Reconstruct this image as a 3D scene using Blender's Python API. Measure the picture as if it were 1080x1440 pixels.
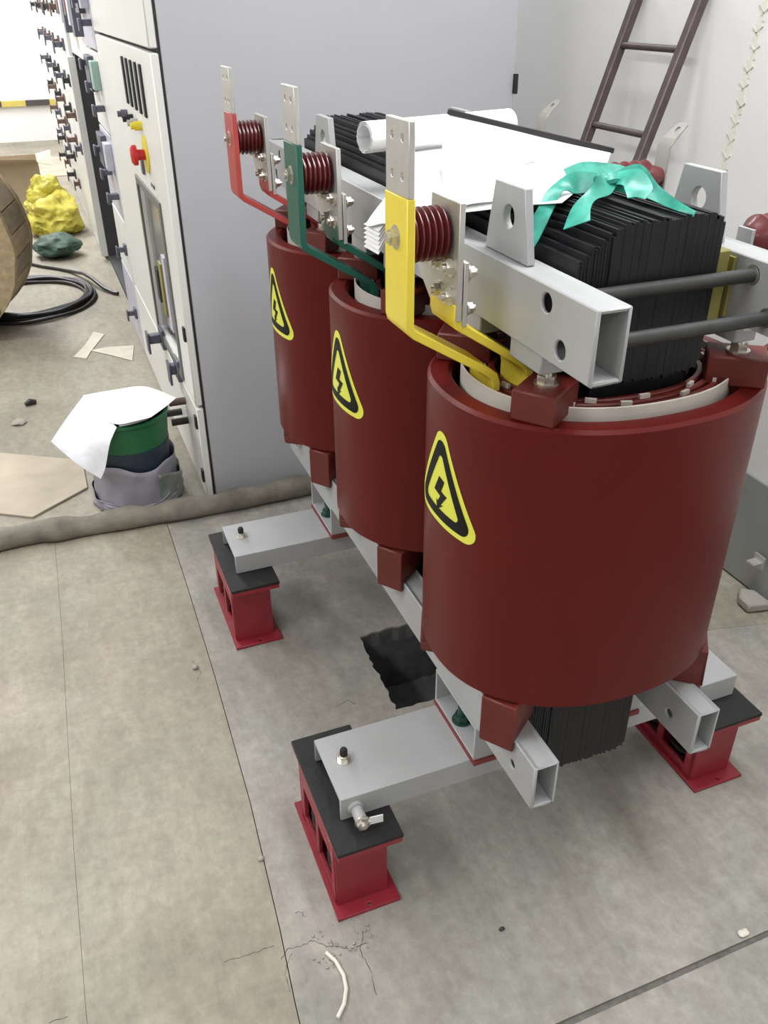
import bpy, bmesh, math, random
from mathutils import Vector, Matrix, noise
random.seed(7)
PI = math.pi
scene = bpy.context.scene
COL = scene.collection
for o in list(bpy.data.objects): bpy.data.objects.remove(o)

# ------------------------------------------------------------------ camera
F_PX = 1199.1
YAW, PITCH, ROLL = 0.37052, 0.54517, -0.00711
cam_d = bpy.data.cameras.new('camera'); cam = bpy.data.objects.new('camera', cam_d); COL.objects.link(cam)
cam_d.sensor_fit = 'VERTICAL'; cam_d.sensor_height = 36.0; cam_d.lens = 36.0*F_PX/1440.0
cam_d.clip_start = .02; cam_d.clip_end = 100
fw = Vector((math.sin(YAW)*math.cos(PITCH), math.cos(YAW)*math.cos(PITCH), -math.sin(PITCH)))
r0 = Vector((math.cos(YAW), -math.sin(YAW), 0)); u0 = r0.cross(fw)
rr = r0*math.cos(ROLL)+u0*math.sin(ROLL); uu = -r0*math.sin(ROLL)+u0*math.cos(ROLL)
mw = Matrix((rr, uu, -fw)).transposed().to_4x4(); mw.translation = (-.74958, -1.03181, 1.5)
cam.matrix_world = mw
scene.camera = cam

# ------------------------------------------------------------------ world, lights, exposure
scene.view_settings.view_transform = 'Standard'
scene.view_settings.look = 'None'
scene.view_settings.gamma = 1
scene.view_settings.use_curve_mapping = False
scene.view_settings.exposure = 0.0
world = bpy.data.worlds.new('world'); scene.world = world; world.use_nodes = True
world.node_tree.nodes['Background'].inputs[0].default_value = (.9, .95, 1, 1)
world.node_tree.nodes['Background'].inputs[1].default_value = .25
def area(name, loc, sx, sy, power, col=(.97, .985, 1), rot=(0, 0, 0)):
    l = bpy.data.lights.new(name, 'AREA'); l.shape = 'RECTANGLE'; l.size = sx; l.size_y = sy; l.energy = power; l.color = col
    o = bpy.data.objects.new(name, l); o.location = loc; o.rotation_euler = rot; COL.objects.link(o); return o
# ceiling lamps left and down the hall; right-hand ones added to brighten wall and front
for (lx, ly, pw) in [(-2.6, -3.0, 26), (-.2, -3.0, 20), (-2.6, -.4, 58), (-2.6, 2.2, 60), (.28, -.1, 54), (.60, 3.3, 44), (-1.4, 4.6, 75), (-1.4, 7.0, 105), (-1.4, 9.4, 115)]:
    area('ceiling_lamp_and_fill', (lx, ly, 3.05), .5, 1.6, pw)

# ------------------------------------------------------------------ materials
MATS = {}
def new_mat(name):
    m = bpy.data.materials.new(name); m.use_nodes = True
    return m, m.node_tree.nodes, m.node_tree.links, m.node_tree.nodes['Principled BSDF']
def mat(name, col, rough=.5, metal=0., var=.06, scale=18., bump=.0, bscale=120., coat=0., spec=.5, trans=0., var2=None):
    """procedural paint, metal or plastic: base colour with noise mottling and fine bump"""
    if name in MATS: return MATS[name]
    m, n, l, b = new_mat(name)
    tc = n.new('ShaderNodeTexCoord')
    ns = n.new('ShaderNodeTexNoise'); ns.inputs['Scale'].default_value = scale; ns.inputs['Detail'].default_value = 5; ns.inputs['Roughness'].default_value = .6
    l.new(tc.outputs['Object'], ns.inputs['Vector'])
    rp = n.new('ShaderNodeValToRGB'); rp.color_ramp.elements[0].position = .3; rp.color_ramp.elements[1].position = .7
    c2 = var2 if var2 else tuple(min(1, c*(1+var)) for c in col)
    c1 = tuple(c*(1-var) for c in col)
    rp.color_ramp.elements[0].color = (*c1, 1); rp.color_ramp.elements[1].color = (*c2, 1)
    l.new(ns.outputs['Fac'], rp.inputs['Fac']); l.new(rp.outputs['Color'], b.inputs['Base Color'])
    b.inputs['Roughness'].default_value = rough; b.inputs['Metallic'].default_value = metal
    b.inputs['Coat Weight'].default_value = coat; b.inputs['Coat Roughness'].default_value = .15
    b.inputs['Specular IOR Level'].default_value = spec
    if trans: b.inputs['Transmission Weight'].default_value = trans
    if bump:
        n2 = n.new('ShaderNodeTexNoise'); n2.inputs['Scale'].default_value = bscale; n2.inputs['Detail'].default_value = 3
        l.new(tc.outputs['Object'], n2.inputs['Vector'])
        bp = n.new('ShaderNodeBump'); bp.inputs['Strength'].default_value = bump; bp.inputs['Distance'].default_value = .003
        l.new(n2.outputs['Fac'], bp.inputs['Height']); l.new(bp.outputs['Normal'], b.inputs['Normal'])
    MATS[name] = m; return m
def concrete(name, c_dark, c_mid, c_light, stain):
    m, n, l, b = new_mat(name)
    tc = n.new('ShaderNodeTexCoord')
    big = n.new('ShaderNodeTexNoise'); big.inputs['Scale'].default_value = 2.2; big.inputs['Detail'].default_value = 8; big.inputs['Roughness'].default_value = .62; big.inputs['Distortion'].default_value = .4
    fine = n.new('ShaderNodeTexNoise'); fine.inputs['Scale'].default_value = 38; fine.inputs['Detail'].default_value = 6; fine.inputs['Roughness'].default_value = .7
    st = n.new('ShaderNodeTexNoise'); st.inputs['Scale'].default_value = 1.3; st.inputs['Detail'].default_value = 6; st.inputs['Roughness'].default_value = .7; st.inputs['Distortion'].default_value = 1.2
    mp = n.new('ShaderNodeMapping'); mp.inputs['Location'].default_value = (3.1, 7.7, 0)
    l.new(tc.outputs['Object'], mp.inputs['Vector'])
    for q in (big, fine): l.new(tc.outputs['Object'], q.inputs['Vector'])
    l.new(mp.outputs['Vector'], st.inputs['Vector'])
    r1 = n.new('ShaderNodeValToRGB'); e = r1.color_ramp.elements
    e[0].position = .28; e[0].color = (*c_dark, 1); e[1].position = .72; e[1].color = (*c_light, 1)
    k = e.new(.5); k.color = (*c_mid, 1)
    l.new(big.outputs['Fac'], r1.inputs['Fac'])
    r2 = n.new('ShaderNodeValToRGB'); r2.color_ramp.elements[0].position = .25; r2.color_ramp.elements[1].position = .75
    r2.color_ramp.elements[0].color = (.76, .76, .76, 1); r2.color_ramp.elements[1].color = (1.10, 1.10, 1.10, 1)
    l.new(fine.outputs['Fac'], r2.inputs['Fac'])
    mx = n.new('ShaderNodeMix'); mx.data_type = 'RGBA'; mx.blend_type = 'MULTIPLY'; mx.inputs['Factor'].default_value = 1
    l.new(r1.outputs['Color'], mx.inputs['A']); l.new(r2.outputs['Color'], mx.inputs['B'])
    r3 = n.new('ShaderNodeValToRGB'); r3.color_ramp.elements[0].position = .52; r3.color_ramp.elements[1].position = .72
    r3.color_ramp.elements[0].color = (0, 0, 0, 1); r3.color_ramp.elements[1].color = (.75, .75, .75, 1)
    l.new(st.outputs['Fac'], r3.inputs['Fac'])
    m2 = n.new('ShaderNodeMix'); m2.data_type = 'RGBA'; m2.inputs['B'].default_value = (*stain, 1)
    l.new(r3.outputs['Color'], m2.inputs['Factor']); l.new(mx.outputs['Result'], m2.inputs['A'])
    hu = n.new('ShaderNodeTexNoise'); hu.inputs['Scale'].default_value = 3.7; hu.inputs['Detail'].default_value = 4; hu.inputs['Distortion'].default_value = .8
    mp2 = n.new('ShaderNodeMapping'); mp2.inputs['Location'].default_value = (11, 2, 5); mp2.inputs['Scale'].default_value = (1.3, .8, 1)
    l.new(tc.outputs['Object'], mp2.inputs['Vector']); l.new(mp2.outputs['Vector'], hu.inputs['Vector'])
    r4 = n.new('ShaderNodeValToRGB'); e4 = r4.color_ramp.elements
    e4[0].position = .32; e4[0].color = (.95, .98, .95, 1); e4[1].position = .68; e4[1].color = (1.04, .99, .97, 1)
    l.new(hu.outputs['Fac'], r4.inputs['Fac'])
    m3 = n.new('ShaderNodeMix'); m3.data_type = 'RGBA'; m3.blend_type = 'MULTIPLY'; m3.inputs['Factor'].default_value = 1
    l.new(m2.outputs['Result'], m3.inputs['A']); l.new(r4.outputs['Color'], m3.inputs['B'])
    sc = n.new('ShaderNodeTexNoise'); sc.inputs['Scale'].default_value = 9; sc.inputs['Detail'].default_value = 9; sc.inputs['Roughness'].default_value = .78
    mp3 = n.new('ShaderNodeMapping'); mp3.inputs['Scale'].default_value = (2.2, .7, 1); mp3.inputs['Rotation'].default_value = (0, 0, .9)
    l.new(tc.outputs['Object'], mp3.inputs['Vector']); l.new(mp3.outputs['Vector'], sc.inputs['Vector'])
    r5 = n.new('ShaderNodeValToRGB'); e5 = r5.color_ramp.elements
    e5[0].position = .35; e5[0].color = (.82, .82, .82, 1); e5[1].position = .62; e5[1].color = (1.08, 1.08, 1.07, 1)
    l.new(sc.outputs['Fac'], r5.inputs['Fac'])
    m4 = n.new('ShaderNodeMix'); m4.data_type = 'RGBA'; m4.blend_type = 'MULTIPLY'; m4.inputs['Factor'].default_value = .9
    l.new(m3.outputs['Result'], m4.inputs['A']); l.new(r5.outputs['Color'], m4.inputs['B'])
    l.new(m4.outputs['Result'], b.inputs['Base Color'])
    b.inputs['Roughness'].default_value = .62; b.inputs['Specular IOR Level'].default_value = .35
    bp = n.new('ShaderNodeBump'); bp.inputs['Strength'].default_value = .25; bp.inputs['Distance'].default_value = .003
    l.new(fine.outputs['Fac'], bp.inputs['Height']); l.new(bp.outputs['Normal'], b.inputs['Normal'])
    MATS[name] = m; return m
M_BEIGE = concrete('beige_concrete', (.255, .232, .186), (.335, .308, .25), (.415, .385, .325), (.23, .212, .18))
M_GREYC = concrete('grey_screed', (.265, .257, .232), (.35, .336, .306), (.45, .430, .40), (.22, .212, .195))
M_PIT = mat('pit_rubble', (.10, .10, .105), .9, var=.25, scale=25, bump=.6, bscale=60)
M_JOINT = mat('joint_dirt', (.15, .14, .125), .9, var=.3, scale=60)
M_RED = mat('resin_red', (.108, .0070, .0055), .34, var=.06, scale=5, coat=.0, spec=.24)
M_RED2 = mat('block_red', (.125, .016, .011), .45, var=.1, scale=20)
M_INS = mat('insulator_red', (.13, .020, .022), .33, var=.1, scale=12, coat=.2)
M_FOOT = mat('foot_red', (.26, .017, .030), .42, var=.12, scale=14, coat=.1)
M_GREY = mat('grey_paint', (.395, .402, .407), .42, var=.05, scale=9, bump=.06, bscale=300)
M_ZINC = mat('zinc_bolt', (.70, .68, .62), .28, metal=.9, var=.12, scale=60)
M_TIN = mat('tinned_copper', (.56, .55, .52), .45, metal=.55, var=.06, scale=30)
M_BLACK = mat('core_black', (.009, .009, .011), .45, var=.3, scale=40, bump=.1, bscale=90, spec=.35)
M_RUB = mat('rubber_black', (.012, .012, .012), .7, var=.3, scale=50, bump=.2)
M_SLEEVE = mat('rod_sleeve', (.032, .033, .032), .5, var=.3, scale=35)
M_YEL = mat('bar_yellow', (.83, .67, .065), .42, var=.05, scale=20)
M_GRN = mat('bar_green', (.015, .105, .075), .42, var=.08, scale=20)
M_REDBAR = mat('bar_red', (.42, .065, .058), .42, var=.07, scale=20)
M_LINER = mat('liner_white', (.62, .58, .52), .55, var=.08, scale=15)
M_EPOXY = mat('epoxy_olive', (.26, .235, .07), .45, var=.15, scale=16)
M_STY = mat('sticker_yellow', (.76, .78, .085), .4, var=.02)
M_STK = mat('sticker_black', (.006, .006, .006), .5, var=.1, spec=.2)
M_PAPER = mat('paper_white', (.88, .88, .89), .75, var=.015, scale=6)
M_RIB = mat('ribbon_green', (.012, .25, .18), .35, var=.25, scale=30, var2=(.06, .44, .34))
M_CAB = mat('cabinet_grey', (.465, .472, .505), .45, var=.015, scale=3, bump=.04, bscale=350)
M_CABF = mat('cabinet_cream', (.74, .74, .71), .4, var=.02, scale=4)
M_DARK = mat('gasket_dark', (.015, .016, .018), .6, var=.2)
M_HND = mat('handle_slate', (.10, .10, .135), .4, var=.2, scale=20)
M_HND2 = mat('handle_pale', (.52, .52, .60), .4, var=.1, scale=20)
M_BROWN = mat('fitting_brown', (.14, .085, .07), .5, var=.2)
M_WALL = mat('wall_plaster', (.80, .79, .77), .85, var=.03, scale=2.5, bump=.12, bscale=40)
M_WALLW = mat('wall_white', (.86, .84, .83), .85, var=.02, scale=2)
M_DADO = mat('dado_grey', (.30, .31, .295), .7, var=.12, scale=6, bump=.1)
M_LAD = mat('ladder_steel', (.085, .062, .060), .5, metal=.1, var=.25, scale=25)
M_WOOD = None
def wood(name, a, b_):
    m, n, l, b = new_mat(name)
    tc = n.new('ShaderNodeTexCoord'); mp = n.new('ShaderNodeMapping'); mp.inputs['Scale'].default_value = (9, 1.2, 9)
    ns = n.new('ShaderNodeTexNoise'); ns.inputs['Scale'].default_value = 4; ns.inputs['Detail'].default_value = 8; ns.inputs['Roughness'].default_value = .65
    l.new(tc.outputs['Object'], mp.inputs['Vector']); l.new(mp.outputs['Vector'], ns.inputs['Vector'])
    rp = n.new('ShaderNodeValToRGB'); rp.color_ramp.elements[0].position = .3; rp.color_ramp.elements[1].position = .7
    rp.color_ramp.elements[0].color = (*a, 1); rp.color_ramp.elements[1].color = (*b_, 1)
    l.new(ns.outputs['Fac'], rp.inputs['Fac']); l.new(rp.outputs['Color'], b.inputs['Base Color']); b.inputs['Roughness'].default_value = .75
    MATS[name] = m; return m
M_WOOD = wood('drum_wood', (.30, .225, .125), (.46, .36, .22))
M_WOOD2 = wood('drum_wood_dark', (.20, .155, .10), (.34, .27, .17))
M_CARD = mat('cardboard', (.40, .315, .215), .85, var=.08, scale=7)
M_CARD2 = mat('cardboard_dusty', (.46, .40, .315), .85, var=.16, scale=5)
M_SACK = mat('sack_yellow', (.47, .41, .055), .6, var=.25, scale=9, bump=.3, bscale=70)
M_NET = mat('bundle_green', (.035, .075, .05), .6, var=.4, scale=14, bump=.4, bscale=40)
M_CABLE = mat('cable_black', (.022, .019, .020), .45, var=.25, scale=12)
M_BUCKET = mat('bucket_green', (.012, .115, .040), .4, var=.15, scale=6)
M_BKBAND = mat('bucket_shadow', (.018, .028, .045), .45, var=.2, scale=6)
M_FILM = mat('wrap_grey', (.28, .27, .315), .45, var=.15, scale=8, bump=.3, bscale=25)
M_FILM2 = mat('wrap_clear', (.23, .26, .235), .35, var=.2, scale=10, bump=.3, bscale=25)
M_HOSE = mat('hose_dusty', (.20, .185, .15), .85, var=.35, scale=11, bump=.6, bscale=70)
M_SCRAP = mat('scrap_cream', (.56, .52, .43), .8, var=.1, scale=12)
M_WIRE = mat('wire_white', (.72, .68, .60), .5, var=.05)
M_ESTOP = mat('estop_red', (.55, .015, .02), .35, var=.05)
M_YPLATE = mat('estop_yellow', (.80, .68, .05), .4, var=.05)
M_WINDOW = mat('meter_window', (.045, .047, .045), .15, var=.3, scale=12, coat=.5)
M_TAPEY = mat('tape_yellow', (.62, .50, .12), .6)
M_TAPEK = mat('tape_black', (.07, .062, .06), .6)
M_YMARK = mat('mark_yellow', (.77, .755, .66), .8, var=.06, scale=20)
M_STONE = mat('rubble_stone', (.34, .32, .285), .85, var=.15, scale=12, bump=.4, bscale=40)

# ------------------------------------------------------------------ mesh helpers
def tri_fill(outline, holes):
    """triangulate a 2-D outline with holes -> verts, tris"""
    bm = bmesh.new(); es = []
    for lp in [outline]+list(holes):
        vs = [bm.verts.new((p[0], p[1], 0)) for p in lp]
        es += [bm.edges.new((vs[i], vs[(i+1) % len(vs)])) for i in range(len(vs))]
    bmesh.ops.triangle_fill(bm, use_beauty=True, edges=es, normal=(0, 0, 1))
    bm.verts.index_update()
    V = [(v.co.x, v.co.y) for v in bm.verts]; T = []
    for f in bm.faces:
        ids = [v.index for v in f.verts]
        if f.normal.z < 0: ids.reverse()
        T.append(ids)
    bm.free(); return V, T
def circle(cx, cy, r, n=20): return [(cx+r*math.cos(2*PI*i/n), cy+r*math.sin(2*PI*i/n)) for i in range(n)]
class MB:
    def __init__(s): s.v = []; s.f = []; s.m = []; s.sm = []
    def add(s, V, F, mi=0, smooth=False):
        k = len(s.v); s.v += [tuple(p) for p in V]
        for f in F: s.f.append([i+k for i in f]); s.m.append(mi); s.sm.append(smooth)
        return s
    def box(s, x0, x1, y0, y1, z0, z1, mi=0):
        V = [(x, y, z) for z in (z0, z1) for y in (y0, y1) for x in (x0, x1)]
        return s.add(V, [(0, 2, 3, 1), (4, 5, 7, 6), (0, 1, 5, 4), (2, 6, 7, 3), (0, 4, 6, 2), (1, 3, 7, 5)], mi)
    def obox(s, c, ax, ay, hx, hy, hz, mi=0):
        """oriented box: centre, two horizontal-ish unit axes, half sizes"""
        c = Vector(c); ax = Vector(ax).normalized(); ay = Vector(ay).normalized(); az = ax.cross(ay)
        V = [c+ax*hx*a+ay*hy*b+az*hz*d for d in (-1, 1) for b in (-1, 1) for a in (-1, 1)]
        return s.add(V, [(0, 2, 3, 1), (4, 5, 7, 6), (0, 1, 5, 4), (2, 6, 7, 3), (0, 4, 6, 2), (1, 3, 7, 5)], mi)
    def plate(s, outline, t0, t1, axis='z', holes=(), mi=0):
        """2-D outline with holes extruded from t0 to t1; axis x: (y,z), y: (x,z), z: (x,y)"""
        f = {'z': lambda p, t: (p[0], p[1], t), 'x': lambda p, t: (t, p[0], p[1]), 'y': lambda p, t: (p[0], t, p[1])}[axis]
        V2, T = tri_fill(outline, holes); n = len(V2)
        s.add([f(p, t0) for p in V2], [list(reversed(t)) for t in T], mi)
        s.add([f(p, t1) for p in V2], T, mi)
        for j, lp in enumerate([outline]+list(holes)):
            m = len(lp)
            s.add([f(p, t0) for p in lp]+[f(p, t1) for p in lp], [(i, (i+1) % m, m+(i+1) % m, m+i) for i in range(m)], mi, smooth=j > 0)
        return s
    def cyl(s, p0, p1, r, n=20, r1=None, mi=0, smooth=True, cap=True):
        p0 = Vector(p0); p1 = Vector(p1); d = (p1-p0).normalized()
        a = d.orthogonal().normalized(); b = d.cross(a); r1 = r if r1 is None else r1
        V = [p0+(a*math.cos(2*PI*i/n)+b*math.sin(2*PI*i/n))*r for i in range(n)]+[p1+(a*math.cos(2*PI*i/n)+b*math.sin(2*PI*i/n))*r1 for i in range(n)]
        s.add(V, [(i, (i+1) % n, n+(i+1) % n, n+i) for i in range(n)], mi, smooth)
        if cap: s.add(V, [list(range(n-1, -1, -1)), list(range(n, 2*n))], mi)
        return s
    def lathe(s, p0, d, prof, n=28, mi=0):
        """profile of (distance along axis, radius)"""
        p0 = Vector(p0); d = Vector(d).normalized(); a = d.orthogonal().normalized(); b = d.cross(a); m = len(prof)
        V = [p0+d*t+(a*math.cos(2*PI*i/n)+b*math.sin(2*PI*i/n))*max(r, 1e-4) for t, r in prof for i in range(n)]
        s.add(V, [(j*n+i, j*n+(i+1) % n, (j+1)*n+(i+1) % n, (j+1)*n+i) for j in range(m-1) for i in range(n)], mi, True)
        s.add(V, [list(range(n-1, -1, -1)), list(range((m-1)*n, m*n))], mi)
        return s
    def tube(s, pts, r, n=10, mi=0, closed=False, rad=None):
        pts = [Vector(p) for p in pts]; N = len(pts); V = []; prev = None
        for i, p in enumerate(pts):
            if closed: t = pts[(i+1) % N]-pts[i-1]
            else: t = pts[min(i+1, N-1)]-pts[max(i-1, 0)]
            t.normalize()
            if prev is None: a = t.orthogonal().normalized()
            else: a = (prev-t*prev.dot(t)).normalized()
            prev = a; b = t.cross(a); q = rad[i] if rad else r
            V += [p+(a*math.cos(2*PI*k/n)+b*math.sin(2*PI*k/n))*q for k in range(n)]
        F = [(j*n+k, j*n+(k+1) % n, ((j+1) % N)*n+(k+1) % n, ((j+1) % N)*n+k) for j in range(N if closed else N-1) for k in range(n)]
        s.add(V, F, mi, True)
        if not closed: s.add(V, [list(range(n-1, -1, -1)), list(range((N-1)*n, N*n))], mi)
        return s
    def hexnut(s, p0, d, r, h, mi=0): return s.cyl(p0, Vector(p0)+Vector(d).normalized()*h, r, 6, mi=mi, smooth=False)
    def loops(s, LP, closed_profile=True, mi=0, smooth=True):
        n = len(LP[0]); m = len(LP); V = [p for l_ in LP for p in l_]
        R = m if closed_profile else m-1
        return s.add(V, [(j*n+i, j*n+(i+1) % n, ((j+1) % m)*n+(i+1) % n, ((j+1) % m)*n+i) for j in range(R) for i in range(n)], mi, smooth)
    def mesh(s, name, mats, bevel=0.):
        me = bpy.data.meshes.new(name); me.from_pydata(s.v, [], s.f)
        for m in (mats if isinstance(mats, (list, tuple)) else [mats]): me.materials.append(m)
        me.polygons.foreach_set('material_index', s.m); me.polygons.foreach_set('use_smooth', s.sm)
        bm = bmesh.new(); bm.from_mesh(me); bmesh.ops.remove_doubles(bm, verts=bm.verts, dist=2e-5)
        bmesh.ops.recalc_face_normals(bm, faces=bm.faces)
        if bevel:
            es = [e for e in bm.edges if len(e.link_faces) == 2 and e.calc_face_angle(0) > .7]
            bmesh.ops.bevel(bm, geom=es, offset=bevel, segments=1, affect='EDGES', clamp_overlap=True)
        bm.to_mesh(me); bm.free()
        me.set_sharp_from_angle(angle=math.radians(38)); me.update(); return me
    def build(s, name, mats, parent=None, bevel=0., off=(0, 0, 0)):
        return link(name, s.mesh(name, mats, bevel), parent, off)
def wl(o):
    v = Vector((0, 0, 0))
    while o: v = v+Vector(o.location); o = o.parent
    return v
def link(name, me, parent=None, off=(0, 0, 0)):
    o = bpy.data.objects.new(name, me); COL.objects.link(o)
    if parent: o.parent = parent
    o.location = Vector(off)-(wl(parent) if parent else Vector((0, 0, 0)))
    return o
def tag(o, label, cat, group=None):
    o['label'] = label; o['category'] = cat
    if group: o['group'] = group
    return o
def thing(name, label, cat, loc, group=None):
    o = bpy.data.objects.new(name, None); COL.objects.link(o); o.location = loc; o.empty_display_size = .1
    return tag(o, label, cat, group)
def struct(o): o['kind'] = 'structure'; return o
def stuff(o): o['kind'] = 'stuff'; return o
def oval(rx, ry, z, cx=0, cy=0, n=96, e=2.231):
    out = []
    for i in range(n):
        t = 2*PI*i/n; c, q = math.cos(t), math.sin(t)
        out.append((cx+rx*math.copysign(abs(c)**(2/e), c), cy+ry*math.copysign(abs(q)**(2/e), q), z))
    return out
def ring(m, rxo, ryo, rxi, ryi, z0, z1, ch=.004, n=96, mi=0):
    P = [(0, z0+ch), (0, z1-ch), (-ch, z1), None, None]
    L = [oval(rxo, ryo, z0+ch, n=n), oval(rxo, ryo, z1-ch, n=n), oval(rxo-ch, ryo-ch, z1, n=n), oval(rxi+ch, ryi+ch, z1, n=n), oval(rxi, ryi, z1-ch, n=n),
         oval(rxi, ryi, z0+ch, n=n), oval(rxi+ch, ryi+ch, z0, n=n), oval(rxo-ch, ryo-ch, z0, n=n)]
    return m.loops(L, True, mi)
def sheet(net, th=.0012, sub=8):
    """smooth thin sheet through a control net (rows of points), as a solid of thickness th"""
    R, Cn = len(net), len(net[0])
    def cr(p0, p1, p2, p3, t):
        return [.5*((2*b)+(-a+c)*t+(2*a-5*b+4*c-d)*t*t+(-a+3*b-3*c+d)*t**3) for a, b, c, d in zip(p0, p1, p2, p3)]
    def interp(L, u):
        k = min(int(u), len(L)-2); t = u-k
        return cr(L[max(k-1, 0)], L[k], L[k+1], L[min(k+2, len(L)-1)], t)
    nu, nv = (Cn-1)*sub+1, (R-1)*sub+1
    rows = [[interp(r, j/sub) for j in range(nu)] for r in net]
    G = [[Vector(interp([rows[k][j] for k in range(R)], i/sub)) for j in range(nu)] for i in range(nv)]
    m = MB(); V = [p for r in G for p in r]; nrm = []
    for i in range(nv):
        for j in range(nu):
            a = G[min(i+1, nv-1)][j]-G[max(i-1, 0)][j]; b = G[i][min(j+1, nu-1)]-G[i][max(j-1, 0)]
            q = a.cross(b); nrm.append(q.normalized() if q.length > 1e-9 else Vector((0, 0, 1)))
    W = [p-q*th for p, q in zip(V, nrm)]; N = len(V)
    F = []
    for i in range(nv-1):
        for j in range(nu-1):
            a, b, c, d = i*nu+j, i*nu+j+1, (i+1)*nu+j+1, (i+1)*nu+j
            F += [(a, b, c, d), (N+d, N+c, N+b, N+a)]
    bd = [j for j in range(nu)]+[i*nu+nu-1 for i in range(1, nv)]+[(nv-1)*nu+j for j in range(nu-2, -1, -1)]+[i*nu for i in range(nv-2, 0, -1)]
    for i in range(len(bd)):
        a, b = bd[i], bd[(i+1) % len(bd)]; F.append((b, a, N+a, N+b))
    return m.add(V+W, F, 0, True)
def ribbon(pts, width, ups, th=.0015, sub=6, ws=None):
    net = []
    for i, (p, u) in enumerate(zip(pts, ups)):
        p = Vector(p); u = Vector(u).normalized(); w = (ws[i] if ws else width)/2
        net.append([tuple(p-u*w), tuple(p+Vector((0, 0, .002*random.uniform(-1, 1)))), tuple(p+u*w)])
    return sheet(net, th, sub)

# ================================================================== SETTING
M_CRACK = mat('crack_dark', (.05, .045, .04), .9)
CRACKS = [[[-0.699, -0.083], [-0.654, -0.087], [-0.607, -0.088]], [[-0.602, -0.119], [-0.585, -0.104], [-0.558, -0.107], [-0.537, -0.104], [-0.516, -0.124], [-0.481, -0.145], [-0.44, -0.147]], [[-0.552, -0.04], [-0.542, -0.037], [-0.536, -0.055]], [[-1.0, -0.08], [-0.971, -0.081]], [[-0.581, -0.113], [-0.604, -0.147], [-0.603, -0.181]], [[-0.443, -0.123], [-0.463, -0.152], [-0.457, -0.191], [-0.463, -0.243]], [[-0.307, 0.455], [-0.266, 0.466], [-0.254, 0.447]], [[-0.601, 0.756], [-0.588, 0.707], [-0.606, 0.671]]]
WX = 1.000                                    # right wall
random.seed(3)
pit = []
def jag(p, q, n, a):
    out = []
    for i in range(n):
        t = i/n; out.append((p[0]+(q[0]-p[0])*t+random.uniform(-a, a), p[1]+(q[1]-p[1])*t+random.uniform(-a, a)))
    return out
pit = jag((-.168, .392), (.12, .388), 14, .003)+jag((.12, .388), (.12, .695), 10, .003)+jag((.12, .695), (-.158, .690), 14, .004)+jag((-.158, .690), (-.168, .392), 18, .005)
floor = struct(MB().plate([(-6, -5), (WX+.1, -5), (WX+.1, 11), (-6, 11)], -.05, -.006, 'z', [pit]).build('floor', M_JOINT))
pm = MB()
n = len(pit)
pm.add([(x, y, -.006) for x, y in pit]+[(x*.98, y, -.22) for x, y in pit], [(i, (i+1) % n, n+(i+1) % n, n+i) for i in range(n)])
pm.plate([(-.2, .36), (.16, .36), (.16, .72), (-.2, .72)], -.24, -.22)
pito = pm.build('cable_pit', M_PIT, floor); pito['label'] = 'dark rough-edged cable pit opening below the transformer'
# each slab is a real piece with a shallow joint
A_ = [(-.612, -.405), (-.600, -.2), (-.588, -.06), (-.569, .25), (-.557, .68), (-.552, 1.10), (-.551, 1.47)]     # long seam left of the transformer
def slab(pts, m, holes=(), z=0.): return MB().plate(pts, -.006, z, 'z', holes).build('slab', m, floor)
slab([(-6, -5), (-.947, -5), (-.941, -.08), (-.936, .26), (-.914, .98), (-.905, 1.5), (-.9043, 1.56), (-.9043, 11), (-6, 11)], M_BEIGE)
slab([(-.9463, -5), (-.66, -5)]+[(x-.0010, y) for x, y in A_]+[(-.551, 1.52), (-.551, 11), (-.9043, 11), (-.9043, 1.5), (-.9133, .98), (-.9353, .26), (-.9403, -.08)], M_BEIGE)
slab([(x+.0010, y+(.004 if i == 0 else 0)) for i, (x, y) in enumerate(A_)][::-1]+[(WX, -.397), (WX, .30), (.88, .325), (.75, .355), (.62, .36), (.60, 1.47)], M_GREYC, [pit])
slab([(.622, .364), (.752, .359), (.882, .329), (WX, .304), (WX, 1.47), (.604, 1.47)], M_BEIGE, z=-.003)
slab([(-.655, -5), (WX, -5), (WX, -.405), (-.2, -.4125), (-.607, -.412)], M_GREYC)
slab([(-.551, 1.473), (WX, 1.473), (WX, 11), (-.551, 11)], M_BEIGE)

for L in CRACKS:
    q = []
    for (xa, ya), (xb, yb) in zip(L[:-1], L[1:]):
        for k in range(5): q.append((xa+(xb-xa)*k/5+random.uniform(-.002, .002), ya+(yb-ya)*k/5+random.uniform(-.002, .002), -.0001))
    MB().tube(q+[(*L[-1], -.0001)], .0007, 6, rad=[.0007*random.uniform(.4, 1.2) for _ in range(len(q)+1)]).build('floor_crack', M_CRACK, floor)
struct(MB().box(WX, WX+.1, -5, 11, -.05, 3.2).build('wall_right', M_WALL))
struct(MB().box(-6, WX+.1, 11, 11.1, -.05, 3.2).build('wall_back', M_WALLW))
struct(MB().box(-6.1, -6, -5, 11.1, -.05, 3.2).build('wall_left', M_WALLW))
struct(MB().box(-6, WX, -5.1, -5, -.05, 3.2).build('wall_front', M_WALLW))
struct(MB().box(-6.1, WX+.1, -5.1, 11.1, 3.2, 3.3).build('ceiling', M_WALLW))
struct(MB().box(WX-.02, WX, -4.9, 2.2, 0, .335).build('baseboard_right', M_DADO, bevel=.004))
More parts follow.
